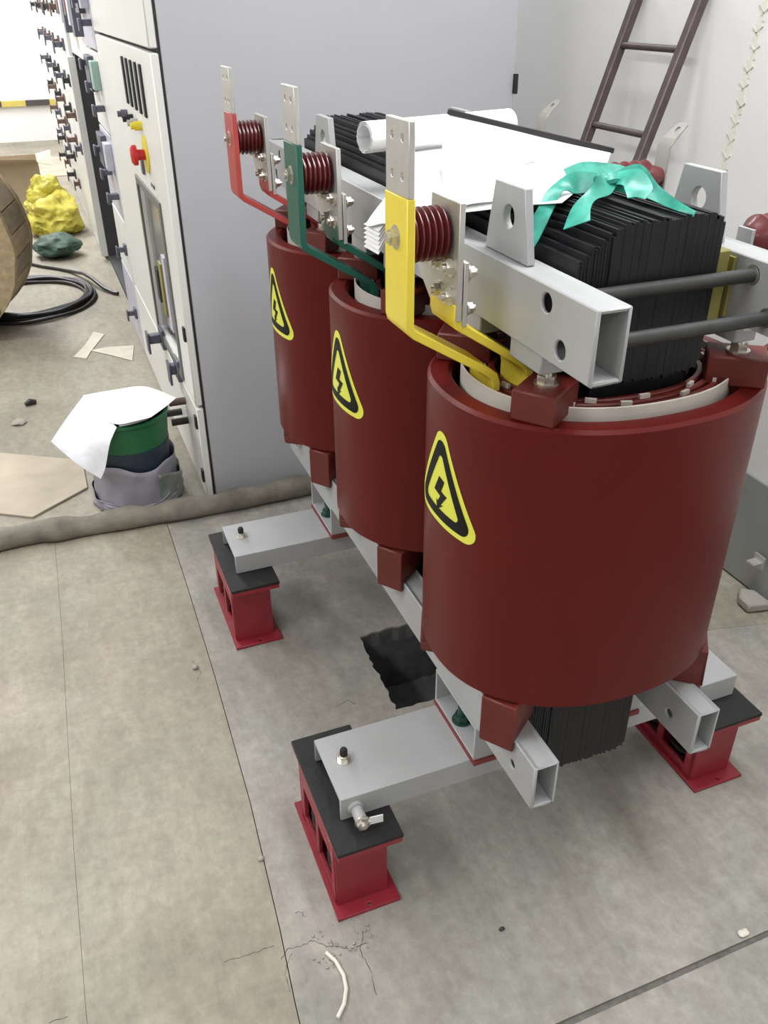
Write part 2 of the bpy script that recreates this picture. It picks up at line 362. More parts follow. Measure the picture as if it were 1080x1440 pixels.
# vertical yellowish chalk line with zigzag crack on the right wall
mk = MB()
for i in range(26):
    z = .62+i*.042; y = .93-.075*(z-.95)/.5*.6+random.uniform(-.006, .006)
    for a in (-1, 1): mk.obox((WX-.0012, y+a*.006, z+random.uniform(-.006, .006)), (0, math.cos(.7*a), math.sin(.7*a)), (0, -math.sin(.7*a), math.cos(.7*a)), .013, .0016, .001)
    mk.obox((WX-.0008, y, z), (0, 1, 0), (0, 0, 1), .010, .021, .0006, mi=1)
mko = mk.build('trim_1', [M_CABLE if False else mat('crack_grey', (.58, .58, .50), .9, var=.3), M_YMARK]); struct(mko)

# ================================================================== TRANSFORMER
D = .4794
T = thing('dry_type_transformer', 'three-phase dry-type transformer with dark red resin coils and grey steel clamps', 'transformer', (0, .4794, 0))
ZB, ZT = .517, 1.010
RX, RY = .258, .2165

# --- warning sticker outline on the coil surface: s along circumference, z up
def surf(s, z, off):
    y = s; x = -(RX+off)*(max(0., 1-abs(y/(RY+off))**2.231))**(1/2.231)
    return (x, y, z)
def rtri(cy, cz, side, rad, n=7):
    h = side*math.sqrt(3)/2
    P = [(cy, cz+h*2/3), (cy+side/2, cz-h/3), (cy-side/2, cz-h/3)]; out = []
    for k in range(3):
        p = Vector(P[k]); cen = Vector((cy, cz)); d = (cen-p).normalized(); c = p+d*rad*2
        a0 = math.atan2(-d.y, -d.x)
        for j in range(n):
            a = a0+math.radians(60)-math.radians(120)*j/(n-1); out.append((c.x+rad*math.cos(a), c.y+rad*math.sin(a)))
    q = []
    for i in range(len(out)):
        a, b = Vector(out[i]), Vector(out[(i+1) % len(out)]); m = max(1, int((b-a).length/.012))
        for k in range(m): q.append(tuple(a+(b-a)*k/m))
    return q
def on_surf(m, outline, holes, off, mi):
    """print a flat shape onto the curved coil: strips of the outline cut in s so that it bends"""
    V2, T2 = tri_fill(outline, holes)
    bm = bmesh.new(); vs = [bm.verts.new((a, b, 0)) for a, b in V2]
    for t in T2: bm.faces.new([vs[i] for i in t])
    for k in range(-12, 13):
        bmesh.ops.bisect_plane(bm, geom=bm.verts[:]+bm.edges[:]+bm.faces[:], plane_co=(k*.01, 0, 0), plane_no=(1, 0, 0))
    bm.verts.index_update()
    m.add([surf(v.co.x, v.co.y, off) for v in bm.verts], [[v.index for v in f.verts] for f in bm.faces], mi); bm.free()
def sticker_mesh():
    m = MB(); cy, cz = -.006, .851
    on_surf(m, rtri(cy, cz, .205, .020), [], .0006, 0)
    on_surf(m, rtri(cy, cz, .172, .0150), [rtri(cy, cz, .114, .007)], .0011, 1)
    Z = [(.000, .040), (.013, .036), (.006, .008), (.0195, .005), (.006, -.026), (.0125, -.022), (-.003, -.044), (-.006, -.019), (-.002, -.022), (.004, -.005), (-.012, -.001)]
    on_surf(m, [(cy+.0-(a-.003)*1.35, cz-.006+b*.72) for a, b in Z], [], .0011, 1)
    return m.mesh('warning_sticker', [M_STY, M_STK])
ST = sticker_mesh()
hv = MB(); ring(hv, RX, RY, .222, .181, ZB, ZT, .005); HV = hv.mesh('coil', M_RED)
ln = MB(); ring(ln, .2075, .1715, .2045, .1685, ZB, ZT+.013, .0008); LN = ln.mesh('liner', M_LINER)
lv = MB()
for a in (.196, .181, .166): ring(lv, a, a-.036, a-.010, a-.046, ZB+.005, ZT+.006, .002)
LV = lv.mesh('inner', M_RED2)
sp = MB()
for j, a in enumerate((.1885, .1735)):
    for i in range(14):
        t = 2*PI*(i+.4*j)/14; x, y, _ = oval(a, a-.036, 0, n=140)[int(140*((i+.4*j) % 14)/14) % 140]
        d = Vector((x, y, 0)).normalized(); sp.obox((x, y, .77), d, (-d.y, d.x, 0), .0026, .008, .252)
SP = sp.mesh('spacer', M_LINER)
def clip_x(poly, xm):
    out = []
    for i in range(len(poly)):
        a, b = poly[i], poly[(i+1) % len(poly)]
        if a[0] < xm: out.append(a)
        if (a[0] < xm) != (b[0] < xm):
            t = (xm-a[0])/(b[0]-a[0]); out.append((xm, a[1]+t*(b[1]-a[1])))
    return out
def block_poly(sx, sy, w=.064, d=.085, c=(-.194, -.1435)):
    c = Vector(c); t = Vector((.6, -.8)); q = Vector((.8, .6))
    P = [c-t*w/2, c+t*w/2, c+t*w/2+q*d, c-t*w/2+q*d]
    P = [(p.x*-sx, p.y*-sy) for p in P]
    return P if sx*sy > 0 else P[::-1]
BL = []
for sx in (-1, 1):
    for sy in (-1, 1):
        tb = MB(); tb.plate(block_poly(sx, sy), ZT, 1.054)
        bb = MB(); P = block_poly(sx, sy, .062, .085, (-.209, -.147)); bb.plate(P, .441, ZB)
        lip = clip_x([(x*-sx, y) for x, y in P], -.1842)
        if len(lip) > 2: bb.plate([(x*-sx, y) for x, y in lip], .420, .441)
        BL.append((sx, sy, tb.mesh('block', M_RED2, .0025), bb.mesh('block', M_RED2, .0025)))
STUD = MB(); STUD.cyl((0, 0, 1.050), (0, 0, 1.1015), .0075, 14).cyl((0, 0, 1.054), (0, 0, 1.0565), .017, 20).hexnut((0, 0, 1.0565), (0, 0, 1), .0135, .010).hexnut((0, 0, 1.088), (0, 0, 1), .0135, .010)
STUD = STUD.mesh('stud', M_ZINC)
for k in range(3):
    off = (0, k*D, 0)
    c = link('coil_winding', HV, T, off); link('warning_sticker', ST, c, off)
    c['label'] = 'dark red cast resin coil with a yellow warning triangle'
    link('barrier_sleeve', LN, T, off)
    w = link('inner_winding', LV, T, off); stuff(link('spacer', SP, w, off))
    for sx, sy, tb, bb in BL:
        b = link('support_block', tb, T, off); link('stud', STUD, b, (sx*.160, k*D+sy*.118, 0))
        link('support_block', bb, T, off)

# --- laminated core: plates stacked along X, jittered ends
random.seed(11)
def core_stack(m, zc, lo, hi):
    x = -.128; t = .0040
    while x < .128:
        a = abs(x+t/2); hh = next(h for q, h in ((.070, .108), (.082, .103), (.092, .096), (.101, .089), (.110, .081), (.119, .073), (9, .064)) if a < q)
        ye = .126 if a < .086 else (.126-.25*(a-.082) if x < 0 else .058)
        j = lambda s: random.uniform(-s, s)
        m.box(x, x+t, lo-ye+j(.0003), hi+ye+j(.0003), zc-hh+j(.0030), zc+hh+j(.0034))
        x += t
cm = MB(); core_stack(cm, 1.147, 0, 2*D); o = cm.build('upper_yoke', M_BLACK, T); stuff(o); o['label'] = 'black laminated steel yoke of thin stacked sheets'
cm = MB(); core_stack(cm, .393, 0, 2*D); stuff(cm.build('lower_yoke', M_BLACK, T))
for k in range(3):
    lm = MB()
    for hw, hy in ((.080, .105), (.104, .088), (.126, .060)): lm.box(-hw, hw, k*D-hy, k*D+hy, .45, 1.09)
    lm.build('core_limb', M_BLACK, T)

# --- clamp beams: hollow rectangular tubes along Y with rod holes
def rect_tube(x0, x1, y0, y1, z0, z1, t, holes_left=(), holes_right=()):
    m = MB()
    side = [(y0, z0), (y1, z0), (y1, z1), (y0, z1)]
    m.plate(side, x0, x0+t, 'x', [circle(y, z, r, 24) for y, z, r in holes_left])
    m.plate(side, x1-t, x1, 'x', [circle(y, z, r, 24) for y, z, r in holes_right])
    m.box(x0+t, x1-t, y0, y1, z1-t, z1); m.box(x0+t, x1-t, y0, y1, z0, z0+t)
    bm_corner = .004
    return m
RH = [(-.138, 1.172, .0125), (-.178, 1.124, .0125), (2*D+.138, 1.172, .0125), (2*D+.178, 1.124, .0125)]
UY0, UY1, LY0, LY1 = -.246, 2*D+.246, -.233, 2*D+.233
lub = rect_tube(-.1845, -.136, UY0, UY1, 1.101, 1.194, .0055, RH, RH).build('clamp_beam', M_GREY, T, bevel=.0022)
rub = rect_tube(.136, .1845, UY0, UY1, 1.101, 1.194, .0055, RH, RH).build('clamp_beam', M_GREY, T, bevel=.0022)
LH = [(-.165, .385, .008), (2*D+.165, .385, .008)]
llb = rect_tube(-.1838, -.1373, LY0, LY1, .346, .440, .0055, LH, LH).build('clamp_beam', M_GREY, T, bevel=.0022)
rlb = rect_tube(.1373, .1838, LY0, LY1, .346, .440, .0055, LH, LH).build('clamp_beam', M_GREY, T, bevel=.0022)
for beam, x in ((lub, -.160), (rub, .150)):
    for yc, fl in ((0, 1), (2*D, 1)):
        y0 = yc+.006
        if yc: y0 = .81
        LG = [(y0-.060, 1.194), (y0+.060, 1.194), (y0+.040, 1.287), (y0-.040, 1.287)]
        MB().plate(LG, x-.006, x+.006, 'x', [circle(y0-.002, 1.246, .0155, 24)]).build('lifting_lug', M_GREY, beam, bevel=.001)
for sx in (-1, 1):
    for yc in (0, D, 2*D):
        xa, xb = sorted((sx*.140, sx*.178))
        for y0, y1 in ((-.128, -.045), (.045, .128)): MB().plate([(xa, yc+y0), (xb, yc+y0), (xb, yc+y1), (xa, yc+y1)], 1.0705, 1.1008).build('bearing_plate', M_GREY, T, bevel=.002)
# tie rods with black sleeves across the yoke
for y, z in [(-.138, 1.172), (-.178, 1.124), (2*D+.138, 1.172), (2*D+.178, 1.124)]:
    r_ = MB(); r_.cyl((-.1295, y, z), (.1355, y, z), .0095, 18); ro = r_.build('tie_rod', M_SLEEVE, T)
    MB().cyl((.1345, y, z), (.1360, y, z), .0125, 18).cyl((.1355, y, z), (.150, y, z), .006, 12).build('rod_stud', M_ZINC, ro)
    MB().cyl((-.1415, y, z), (-.1295, y, z), .006, 12).build('rod_stud', M_ZINC, ro)
for sx in (-1, 1):
    for yc in (0, D, 2*D):
        e = MB(); xa, xb = sorted((sx*.1305, sx*.1355)); e.box(xa, xb, yc-.105, yc+.115, 1.105, 1.188); e.build('insulation_board', M_EPOXY, T)
eb = MB(); eb.box(.1300, .1355, -.104, .02, 1.098, 1.193); 
# diagonal gusset inside right beam and yoke wedge
MB().plate([(-.20, 1.10), (-.118, 1.10), (-.118, 1.185), (-.135, 1.185)], .1290, .1345, 'x').build('wedge_plate', M_EPOXY, T, bevel=.001) if False else None
MB().box(.0905, .1285, -.100, -.0605, 1.085, 1.198).build('insulation_wedge', M_EPOXY, T, bevel=.002)

# --- base channels, mounts and vibration feet
CHX0, CHX1 = -.447, .452
for cy0 in (-.0224, .8233):
    cy1 = cy0+.159; t = .006
    prof = [(cy0, .1965), (cy0+t, .1965), (cy0+t, .2514-t), (cy1-t, .2514-t), (cy1-t, .1965), (cy1, .1965), (cy1, .2514), (cy0, .2514)]
    ch = MB().plate(prof, CHX0, CHX1, 'x').build('base_channel', M_GREY, T, bevel=.0015)
    for sx in (-1, 1):
        xa, xb = sorted((sx*.185, sx*.136))
        bxm = MB(); y0, y1 = cy0-.014, cy1+.004
        bxm.plate([(y0, .2625), (y1, .2625), (y1, .3455), (y0, .3455)], xa, xb, 'x', [[(y0+.006, .2685), (y1-.006, .2685), (y1-.006, .3395), (y0+.006, .3395)]])
        bo = bxm.build('mounting_box', M_GREY, T, bevel=.001)
        MB().box(xa-.001, xb+.001, y0-.004, y1+.003, .2516, .2622).build('rubber_strip', mat('strip_red', (.20, .035, .03), .6), bo)
        bl = MB(); bl.cyl((sx*.162, cy0+.085, .2685), (sx*.162, cy0+.085, .305), .009, 12).cyl((sx*.162, cy0+.085, .2685), (sx*.162, cy0+.085, .271), .02, 18).hexnut((sx*.162, cy0+.085, .271), (0, 0, 1), .016, .013)
        bl.build('mounting_bolt', mat('bolt_green', (.02, .06, .045), .4, var=.3), bo)
        nb = MB(); nx, ny = sx*.408, cy0+.0905
        nb.cyl((nx, ny, .2514), (nx, ny, .2534), .0165, 24).hexnut((nx, ny, .2534), (0, 0, 1), .0125, .0085).cyl((nx, ny, .2619), (nx, ny, .264), .0085, 14)
        no = nb.build('anchor_nut', M_ZINC, ch)
        MB().lathe((nx, ny, .262), (0, 0, 1), [(0, .0075), (.013, .0075), (.017, .006), (.0185, .003)], 14).build('stud_cap', M_RUB, no)
# grounding stud on the near flange of the front channel
g = MB(); g.cyl((-.418, -.0224, .222), (-.418, -.030, .222), .0155, 20).cyl((-.418, -.030, .222), (-.418, -.058, .222), .0115, 20)
g.build('earth_boss', M_GREY, T)
g = MB(); g.cyl((-.418, -.058, .222), (-.418, -.060, .222), .0145, 20).hexnut((-.418, -.060, .222), (0, -1, 0), .0125, .008); g.cyl((-.418, -.068, .222), (-.418, -.072, .222), .006, 12)
go = g.build('earth_bolt', M_ZINC, T)
MB().obox((-.392, -.0625, .222), (1, -.1, 0), (0, 0, 1), .0125, .009, .0011).cyl((-.404, -.0615, .222), (-.418, -.061, .222), .003, 8).build('earth_tag', mat('tag_white', (.8, .8, .8), .4), go)

def foot_meshes():
    """vibration foot at origin corner (x0,y0) = outer left near corner of its rubber pad"""
    W, L = .1256, .2936
    base = MB(); base.plate([(-.005, .002), (W-.003, .002), (W-.003, L+.004), (-.005, L+.004)], 0, .008, 'z', [circle(W*.5, .012, .004, 12)])
    body = MB()
    body.box(.0005, W-.0005, .0005, L-.0005, .174, .1865)                         # top plate
    for y in (.030, L-.038): body.box(.003, W-.020, y, y+.008, .008, .174)  # end plates
    body.box(.058, .066, .038, L-.038, .008, .174)                      # web
    for x in (.003, W-.028):
        body.box(x, x+.008, .038, .058, .008, .174)
        body.box(x, x+.008, .140, .156, .008, .174)
        body.box(x, x+.008, L-.058, L-.038, .008, .174)
        body.box(x, x+.008, .058, L-.058, .118, .174)
        body.box(x, x+.008, .058, L-.058, .008, .030)
    pad = MB(); pad.box(-.001, W+.001, -.001, L+.001, .1865, .1954)
    rib = MB()
    for i in range(14): rib.box(.001, W-.001, .004+i*.0208, .004+i*.0208+.013, .1950, .1956)
    spr = []
    for y in (.095, L-.095):
        for x in (.030, W-.045):
            pts = [(x+.017*math.cos(t*2*PI/14), y+.030*math.sin(t*2*PI/14), .012+.155*t/(14*7)) for t in range(14*7+1)]
            spr.append(MB().tube(pts, .0052, 7).mesh('spring', M_RUB))
    return base.mesh('base', M_FOOT, .001), body.mesh('body', M_FOOT, .001), pad.mesh('pad', M_RUB, .0015), rib.mesh('rib', M_RUB), spr
FB, FO, FP, FR, FS = foot_meshes()
for fx in (-.4763, .3467):
    for fy in (-.0903, .7525):
        off = (fx, fy, 0)
        b = link('vibration_foot', FO, T, off); b['label'] = 'crimson steel spring foot under a black rubber pad'
        link('foot_plate', FB, b, off); link('rubber_pad', FP, b, off)
        for s_ in FS: link('spring', s_, b, off)

# --- low voltage terminals on the left
def bent(pts, t):
    """thick polyline profile in (x,z)"""
    P = [Vector(p) for p in pts]; L, R_ = [], []
    for i, p in enumerate(P):
        d0 = (P[i]-P[i-1]).normalized() if i else (P[1]-P[0]).normalized()
        d1 = (P[i+1]-P[i]).normalized() if i < len(P)-1 else d0
        n0 = Vector((-d0.y, d0.x)); n1 = Vector((-d1.y, d1.x)); q = (n0+n1).normalized(); q *= t/2/max(.3, q.dot(n0))
        L.append(tuple(p+q)); R_.append(tuple(p-q))
    return L+R_[::-1]
def hexbolt(m, p, d, r=.0105):
    p = Vector(p); d = Vector(d).normalized()
    m.cyl(p, p+d*.0025, r*1.35, 18); m.hexnut(p+d*.0025, d, r, .0075); m.cyl(p+d*.010, p+d*.0145, r*.55, 12)
BX = -.3245; BW = .0373
def terminal_meshes(pm_):
    z0, z1, z2 = 1.1162, 1.2871, 1.3743
    bar = MB().plate(bent([(BX, z1), (BX, z0+.012), (BX+.002, z0+.004), (BX+.008, z0-.002), (BX+.120, z0-.070), (BX+.130, z0-.078), (BX+.1345, z0-.090), (BX+.1345, z0-.14)], .0115), -BW, BW, 'y')
    tip = MB().plate([(-BW, z1), (BW, z1), (BW, z2), (-BW, z2)], BX-.004, BX+.004, 'x', [circle(a*.0165, z, .0048, 14) for a in (-1, 1) for z in (z2-.020, z2-.064)])
    bolt = MB(); hexbolt(bolt, (BX-.004, 0, 1.2355), (-1, 0, 0), .0115)
    lead = MB().plate(bent([(-.258, 1.150), (-.258, 1.130), (-.255, 1.120), (-.150, 1.052), (-.142, 1.044), (-.139, 1.03), (-.139, .97)], .0115), -.043, .036, 'y')
    return bar.mesh('bar', pm_, .0012), tip.mesh('tip', M_TIN, .0008), bolt.mesh('bolt', M_ZINC), lead.mesh('lead', pm_, .0012)
ins = MB()
prof = [(0, .021), (.002, .023)]
for i in range(6): t = .003+i*.0086; prof += [(t, .0265), (t+.0028, .0345), (t+.0042, .0345), (t+.0068, .0265)]
prof += [(.0555, .030), (.0575, .024)]
ins.lathe((BX+.0042, 0, 1.2355), (1, 0, 0), prof, 32); INS = ins.mesh('insulator', M_INS)
br = MB().plate([(-.045, 1.128), (.030, 1.128), (.090, 1.176), (.090, 1.215), (.042, 1.225), (.042, 1.279), (-.045, 1.279)], -.262, -.254, 'x'); BRK = br.mesh('bracket', M_TIN, .0008)
br2 = MB().plate([(-.045, 1.120), (.026, 1.120), (.026, 1.205), (-.045, 1.205)], -.2525, -.2455, 'x'); BRK2 = br2.mesh('backing', M_TIN, .0008)
bl = MB()
for y in (-.026, .010, .066):
    for z in (1.158, 1.196):
        if y > .05 and z < 1.18: continue
        hexbolt(bl, (-.262, y, z), (-1, 0, 0), .0095)
for y in (-.026, .010):
    for z in (1.142, 1.190): hexbolt(bl, (-.2455, y-.010, z), (1, 0, 0), .0085)
BLT = bl.mesh('bolts', M_ZINC)
one = MB(); hexbolt(one, (0, 0, 0), (-1, 0, 0), .0095); ONE = one.mesh('bolt', M_ZINC)
oneb = MB(); hexbolt(oneb, (0, 0, 0), (1, 0, 0), .0085); ONEB = oneb.mesh('bolt', M_ZINC)
for k, pm_, cname in ((0, M_YEL, 'yellow'), (1, M_GRN, 'green'), (2, M_REDBAR, 'red')):
    off = (0, k*D, 0); B, TP, BO, LD = terminal_meshes(pm_)
    b = link('busbar', B, T, off); b['label'] = '%s painted busbar with bare metal tip' % cname
    link('bare_tip', TP, b, off); link('busbar_bolt', BO, b, off)
    link('lead_bar', LD, T, off)['label'] = '%s painted lead bar' % cname
    link('insulator', INS, T, off)
    q = link('terminal_bracket', BRK, T, off); link('backing_plate', BRK2, q, off)
    for y, z in ((-.026, 1.158), (-.026, 1.196), (.010, 1.158), (.010, 1.196), (.066, 1.196)): link('bolt', ONE, q, (-.262, k*D+y, z))
    for y, z in ((-.036, 1.142), (-.036, 1.19), (.0, 1.142), (.0, 1.19)): link('bolt', ONEB, q, (-.2455, k*D+y, z))
MB().box(BX-.0046, BX-.0041, -.012, .012, 1.196, 1.222).build('label_mark', mat('mark_olive', (.42, .33, .06), .6, var=.3, scale=60), T)

# --- high voltage terminals on the right
hi = MB(); prof = [(0, .018), (.004, .022)]
for i in range(7): t = .008+i*.0235; prof += [(t, .024), (t+.010, .034), (t+.013, .034), (t+.020, .024)]
prof += [(.176, .024), (.1975, .018)]
hi.lathe((.246, 0, 1.180), (1, 0, 0), prof, 32); HI = hi.mesh('insulator', M_INS)
hb = MB().plate(bent([(.446, 1.120), (.446, 1.236), (.456, 1.250)], .004), -.020, .020, 'y')
tp = MB().plate([(0, -.020), (.040, -.014), (.044, 0), (.040, .014), (0, .020)][::-1], -.002, .002, 'z', [circle(.024, 0, .0065, 14)])
hb.add([(.4555+x*.753-z*.659, y, 1.2495+x*.659+z*.753) for x, y, z in tp.v], tp.f)

HBK = hb.mesh('hv_tab', mat('tab_tin', (.36, .35, .32), .5, metal=.3), .0005)
hs = MB().box(.1848, .246, -.035, .035, 1.128, 1.134).box(.240, .246, -.016, .016, 1.128, 1.196).box(.1848, .190, -.035, .035, 1.108, 1.134); HS = hs.mesh('hv_support', M_GREY, .0006)
hh = MB().cyl((.4735, 0, 1.2695), (.4755, 0, 1.2668), .0065, 12); HH = hh.mesh('tab_hole', M_DARK)
for k in range(3):
    off = (0, k*D, 0)
    q = link('insulator', HI, T, off); t_ = link('terminal_tab', HBK, q, off); link('insulator_support', HS, T, off)
    o = link('tab_bolt', ONEB, q, (.448, k*D, 1.180))
# tap bars of the primary winding between coil tops, on the right
for k in range(3):
    MB().tube([(.446, k*D+.006, 1.125), (.44, k*D+.01, 1.06), (.40, k*D+.02, 1.0), (.33, k*D+.03, .96), (.262, k*D+.03, .95)], .006, 8).build('connection_lead', M_RED2, T)

# ================================================================== THINGS ON THE TRANSFORMER
ax0, ax1 = Vector((-.196, .475, 1.2875)), Vector((.122, .540, 1.2875))
rl = MB(); axd = (ax1-ax0).normalized(); sd = Vector((0, 0, 1)).cross(axd).normalized(); up = Vector((0, 0, 1)); pts = []
NS = 100
for i in range(NS+1):
    a = 2*PI*2.6*i/NS; r_ = .0275-.007*(1-i/NS); pts.append((sd*math.cos(a)+up*math.sin(a))*r_)
V = [ax0+p+axd*random.uniform(-.0015, .0015) for p in pts]+[ax1+p for p in pts]+[ax0+p*(1-.0009/p.length) for p in pts]+[ax1+p*(1-.0009/p.length) for p in pts]; n = NS+1
F = []
for i in range(NS): F += [(i, n+i, n+i+1, i+1), (2*n+i, 2*n+i+1, 3*n+i+1, 3*n+i), (i, i+1, 2*n+i+1, 2*n+i), (n+i, 3*n+i, 3*n+i+1, n+i+1)]
F += [(0, 2*n, 3*n, n), (NS, n+NS, 3*n+NS, 2*n+NS)]
rl.add(V, F, 0, True)
tag(rl.build('paper_roll', M_PAPER), 'rolled-up white drawing lying across the transformer core', 'paper roll')
net = [[(.150, .40, 1.2605), (.05, .28, 1.2590), (-.04, .12, 1.2588), (-.095, .06, 1.2586), (-.135, .085, 1.250), (-.170, .135, 1.236), (-.222, .235, 1.192)],
       [(.145, .48, 1.2605), (.05, .36, 1.2590), (-.04, .22, 1.2588), (-.095, .16, 1.2586), (-.135, .175, 1.252), (-.170, .205, 1.240), (-.236, .285, 1.186)],
       [(.14, .54, 1.2605), (.05, .46, 1.2590), (-.04, .36, 1.2588), (-.095, .29, 1.2586), (-.130, .265, 1.254), (-.160, .270, 1.246), (-.244, .338, 1.178)],
       [(.13, .62, 1.2605), (.05, .60, 1.2590), (-.02, .57, 1.2588), (-.07, .54, 1.2586), (-.10, .50, 1.2580), (-.125, .44, 1.2565), (-.155, .375, 1.248)]]
tag(sheet(net, .0012, 6).build('drawing_sheet', M_PAPER), 'white drawing sheet under the paper roll, corner drooping over the left beam', 'paper')
net = [[(.186, .289, 1.2665), (.10, .180, 1.2640), (0, .080, 1.2632), (-.098, -.016, 1.2625)],
       [(.095, .308, 1.287), (.03, .225, 1.272), (-.05, .130, 1.266), (-.130, .045, 1.2495)],
       [(0, .327, 1.311), (-.04, .275, 1.292), (-.09, .200, 1.272), (-.160, .105, 1.2340)],
       [(-.095, .346, 1.3345), (-.11, .330, 1.317), (-.135, .285, 1.284), (-.185, .165, 1.2190)]]
ts = sheet(net, .0010, 8).build('drawing_sheet', M_PAPER); tag(ts, 'large blank white drawing sheet with a black binding bar on the core', 'paper')
bb = MB(); a, b = Vector((-.098, .3465, 1.3375)), Vector((.190, .2885, 1.2690)); d = (b-a).normalized(); s1 = Vector((-d.y, d.x, 0)).normalized()
bb.obox((a+b)/2, d, s1, (b-a).length/2, .0042, .0042); bb.build('binding_bar', M_CABLE, ts, bevel=.001)
mk = MB(); mk.tube([(-.020+.010*math.cos(t*.6), .205+.005*math.sin(t*.6), 1.2745) for t in range(9)], .0005, 5).build('pen_mark', M_HND, ts)
# loose folded page corners hanging by the yellow bar
random.seed(5)
pg = MB()
for i in range(6):
    z = -.0075*i; d_ = random.uniform(-.006, .006)
    q = sheet([[(-.200, .300, 1.2120+z*.3), (-.225, .325, 1.190+z*.6), (-.246+d_*.3, .348+d_, 1.172+z)], [(-.195, .27, 1.2120+z*.3), (-.222, .290, 1.190+z*.6), (-.240+d_*.3, .295+d_, 1.170+z)]], .0008, 4)
    pg.add(q.v, q.f, 0, True)
pg.build('folded_page', M_PAPER, ts)

# green plastic ribbon knotted round the yoke
random.seed(9)
rb = thing('green_ribbon', 'torn turquoise plastic ribbon knotted round the top of the core', 'ribbon', (-.02, .0, 1.256))
def rpart(name, pts, nrm, ws):
    P_ = [Vector(p) for p in pts]; ups = []
    for i in range(len(P_)):
        t = (P_[min(i+1, len(P_)-1)]-P_[max(i-1, 0)]).normalized(); n_ = Vector(nrm)+Vector([random.uniform(-.35, .35) for _ in range(3)])
        ups.append(t.cross(n_.normalized()))
    return ribbon(pts, .03, ups, .0012, 6, ws).build(name, M_RIB, rb)
rpart('band', [(.000, .125, 1.264), (.035, .128, 1.266), (.070, .125, 1.264), (.095, .118, 1.258), (.118, .105, 1.240)], (-.2, -.5, 1), [.034, .045, .045, .040, .026])
rpart('band', [(.05, .105, 1.267), (.020, .07, 1.270), (-.005, .03, 1.274), (-.02, -.005, 1.278)], (-.5, -.3, 1), [.045, .036, .030, .022])
rpart('band', [(-.02, -.008, 1.282), (.010, -.020, 1.284), (.022, -.045, 1.272), (.026, -.085, 1.264), (.030, -.128, 1.258)], (-.7, -.3, .7), [.020, .044, .026, .014, .006])
rpart('tail', [(-.025, -.005, 1.280), (-.050, .030, 1.276), (-.080, .030, 1.268), (-.108, .005, 1.252), (-.122, -.004, 1.240), (-.140, -.010, 1.220), (-.148, -.018, 1.208)], (-.6, -.5, .6), [.022, .030, .026, .022, .030, .034, .024])
rpart('tail', [(-.022, -.012, 1.282), (-.042, -.028, 1.282), (-.066, -.036, 1.272), (-.090, -.052, 1.262), (-.110, -.075, 1.246)], (-.6, -.6, .5), [.018, .028, .016, .024, .038])
rpart('tail', [(-.015, -.012, 1.286), (-.006, -.035, 1.290), (-.008, -.056, 1.280), (-.020, -.070, 1.270)], (-.4, -.7, .5), [.020, .032, .036, .022])
sheet([[(.04, .175, 1.263), (.075, .185, 1.268), (.105, .195, 1.258)], [(.05, .195, 1.268), (.085, .215, 1.273), (.115, .225, 1.260)]], .001, 5).build('film_scrap', mat('film_pale', (.45, .52, .48), .35, var=.2, scale=40), rb)
kn = MB(); kp = []
for i in range(40):
    t = i/39*2*PI; kp.append((-.022+.010*math.sin(2*t)+.006*math.cos(3*t), -.006+.012*math.cos(2*t), 1.280+.006*math.sin(3*t)))
kn.tube(kp, .0065, 8, closed=True); kn.build('knot', M_RIB, rb)

# ================================================================== SWITCHGEAR CABINETS
CX0, CX1, XB = -.395, .700, .15
def cabinet(label, y0, y1, h=2.15, deep=0.):
    c = thing('switchgear_cabinet', label, 'cabinet', ((CX0+CX1)/2, (y0+y1)/2, 0), 'row of switchgear cabinets')
    out = [(CX0+.030, y0+.002), (CX1, y0+.002), (CX1, y0+deep), (XB, y0+deep), (XB, y1-.002), (CX0+.030, y1-.002)] if deep else [(CX0+.030, y0+.002), (XB, y0+.002), (XB, y1-.002), (CX0+.030, y1-.002)]
    MB().plate(out, 0, h).build('body', M_CAB, c, bevel=.003)
    MB().box(CX0+.0235, CX0+.030, y0+.004, y1-.004, .02, h-.01).build('gasket', M_DARK, c)
    return c
def hdl(par, y, z, m=M_HND, w=.05, h=.05, out=.05, name='latch_handle'):
    q = MB(); q.box(CX0-.012, CX0, y-w/2, y+w/2, z-h/2, z+h/2); q.box(CX0-out, CX0-.012, y-w*.2, y+w*.2, z-h*.22, z+h*.22); q.box(CX0-out-.008, CX0-out, y-w*.32, y+w*.32, z-h*.7, z+h*.35)
    return q.build(name, m, par, bevel=.002)
# first cabinet
c1 = cabinet('large grey cabinet with louvred meter door nearest the transformer', 1.56, 3.08, deep=.62)
df = MB(); df.box(CX0, CX0+.0235, 1.563, 3.075, 1.383, 2.14); up_d = df.build('upper_door', M_CABF, c1, bevel=.003)
win = [(1.77, .405), (2.27, .405), (2.27, .935), (1.77, .935)]
df = MB(); df.plate([(1.563, .36), (3.075, .36), (3.075, 1.372), (1.563, 1.372)], CX0, CX0+.0235, 'x', [win]); lo_d = df.build('lower_door', M_CABF, c1, bevel=.003)
MB().box(CX0, CX0+.0235, 1.563, 3.075, .02, .350).build('base_door', M_CABF, c1, bevel=.003)
MB().box(CX0+.014, CX0+.020, 1.75, 2.29, .39, .95).build('meter_window', M_WINDOW, lo_d)
fr = MB(); fr.plate([(1.745, .38), (2.295, .38), (2.295, .96), (1.745, .96)], CX0-.007, CX0-.0003, 'x', [win]); fr.build('window_frame', mat('frame_grey', (.16, .16, .15), .5), lo_d, bevel=.001)
for i in range(4): MB().box(CX0+.006, CX0+.013, 1.80+i*.12, 1.86+i*.12, .47+.02*i, .80-.05*i).build('meter', [M_HND, M_HND2, M_EPOXY, M_SLEEVE][i], lo_d)
